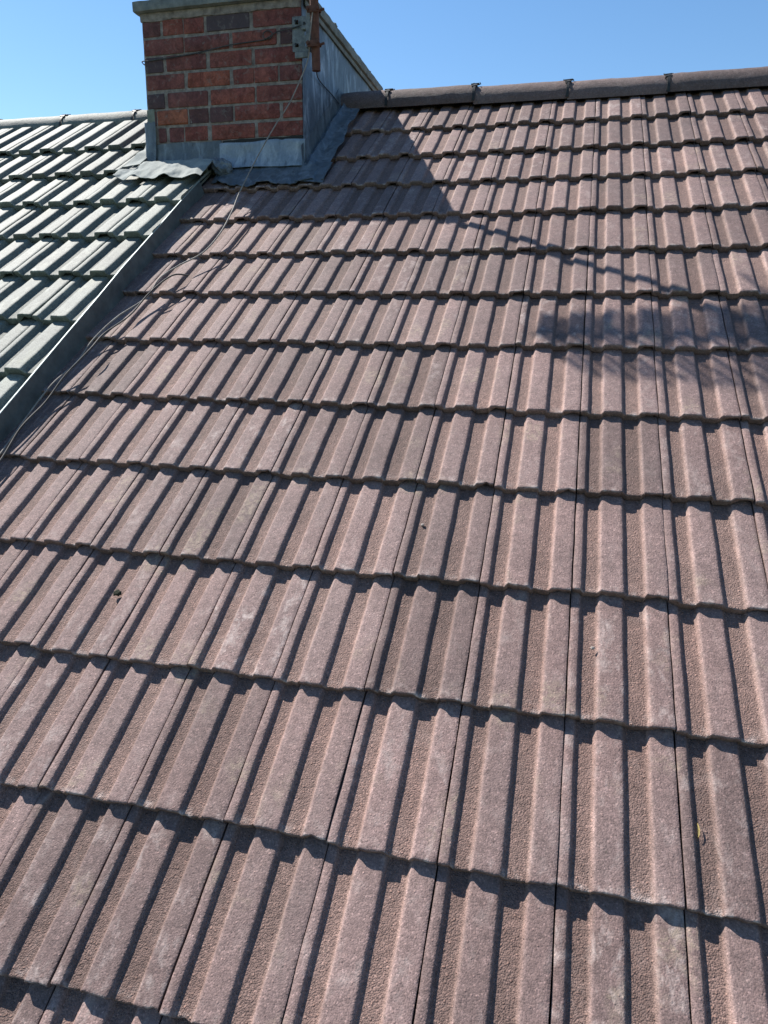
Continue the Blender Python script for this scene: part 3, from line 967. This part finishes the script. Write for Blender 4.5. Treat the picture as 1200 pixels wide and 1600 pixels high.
# the pale coaxial cable falling from the bracket over the brown roof
pts = [(-1.318, MY - .024, 2.62), (-1.336, MY - .024, 2.45), (-1.352, MY - .028, 2.33), (-1.366, 2.487, 2.27), (-1.392, 2.47, 2.19), (-1.45, 2.44, 2.06), (-1.52, 2.41, 1.95),
       (-1.585, 2.34, 1.80), pl(-1.632, 2.760, .052), pl(-1.615, 2.60, .040), pl(-1.600, 2.40, .036), pl(-1.625, 2.24, .030), pl(-1.690, 2.13, .034), pl(-1.735, 2.03, .034), pl(-1.745, 1.90, .022), pl(-1.800, 1.75, .030), pl(-1.845, 1.62, .016),
       pl(-1.852, 1.49, .006), pl(-1.862, 1.34, .022), pl(-1.872, 1.20, .014), pl(-1.866, 1.05, .012), pl(-1.85, .9, .02), pl(-1.85, .5, .012), pl(-1.86, .1, .012)]
bm = bmesh.new(); add_tube(bm, smooth_path(pts, 8), 0.0031, 8)
tag(bm_obj('aerial_cable', bm, M_CABLE, smooth=True), 'pale thin cable hanging from the mast bracket and trailing down the brown tiles', 'cable')
pts = [pl(-1.64, 2.10, .006), pl(-1.68, 2.04, .04), pl(-1.738, 1.93, .028), pl(-1.76, 1.78, .02), pl(-1.80, 1.64, .03), pl(-1.79, 1.52, .045),
       pl(-1.83, 1.38, .028), pl(-1.845, 1.25, .012), pl(-1.85, 1.1, .022), pl(-1.84, .9, .012), pl(-1.85, .45, .012)]
bm = bmesh.new(); add_tube(bm, smooth_path(pts, 8), 0.0033, 8)
tag(bm_obj('aerial_cable', bm, M_CABLED, smooth=True), 'dark second cable twisting beside the pale one along the metal strip', 'cable')

# ------------------------------------------------------------------ small things lying on the tiles
def lump(name, u, v, n, sx, sy, sz, mat, label, cat, amp=.4, seed=0, group=None):
    bm = bmesh.new()
    bmesh.ops.create_icosphere(bm, subdivisions=3, radius=1.0)
    for q in bm.verts:
        f = 1 + amp * noise.noise(q.co * 1.8 + Vector((seed, 0, 0))) + amp * .5 * noise.noise(q.co * 5 + Vector((seed, 3, 0)))
        q.co = Vector((q.co.x * sx * f, q.co.y * sy * f, q.co.z * sz * f))
    o = bm_obj(name, bm, mat, smooth=True)
    o.location = pl(u, v, n); o.rotation_euler = ROOF_ROT
    return tag(o, label, cat, group)
def on(x, y, n=-0.012):
    d = (right * (x - 600) + down * (y - 800)) / 1113.03 + fwd
    N = Vector((0, -SP, CP))
    s = (n - N.dot(CAM)) / N.dot(d)
    p = CAM + d * s
    return p.x, p.y * CP + p.z * SP
u, v = on(183, 926); lump('moss_clump', u, v, -.014, .0115, .009, .006, M_MOSS, 'small dark clump of moss on a brown tile in the lower left', 'moss', .5, 2)
u, v = on(926, 1012); lump('pebble', u, v, -.013, .0045, .0035, .004, M_STONE, 'pale crumb of grit alone in a channel right of centre', 'pebble', .4, 5)
u, v = on(660, 817); lump('pebble', u, v, -.020, .0045, .0040, .004, M_STONE, 'dull crumb of grit in a tile channel near the middle', 'pebble', .4, 9)
u, v = on(1090, 1297)
bm = bmesh.new()
pts = []
for i in range(9):
    t = i / 8; w = .0022 * math.sin(math.pi * (0.12 + .8 * t))
    for s in (-1, 0, 1):
        pts.append(bm.verts.new((s * w + .002 * math.sin(t * 3), (t - .5) * .030, .0035 + .002 * math.sin(t * 3.1) + (abs(s) * .0010))))
for i in range(8):
    for s in range(2):
        a = i * 3 + s
        bm.faces.new((pts[a], pts[a + 1], pts[a + 4], pts[a + 3]))
r = bmesh.ops.solidify(bm, geom=bm.faces[:], thickness=0.0005)
o = bm_obj('dry_leaf', bm, M_LEAF, smooth=True)
o.location = pl(u, v, -0.0135 - .004); o.rotation_euler = (PITCH, 0, 0)
tag(o, 'tiny straw coloured leaf blade on a brown tile at the lower right', 'leaf')

# ------------------------------------------------------------------ ground far below, beyond the eaves
bm = bmesh.new()
bmesh.ops.create_grid(bm, x_segments=1, y_segments=1, size=900)
g = bm_obj('ground', bm, M_GRASS)
g.location = (0, 0, -6.5)
tag(g, kind='structure')
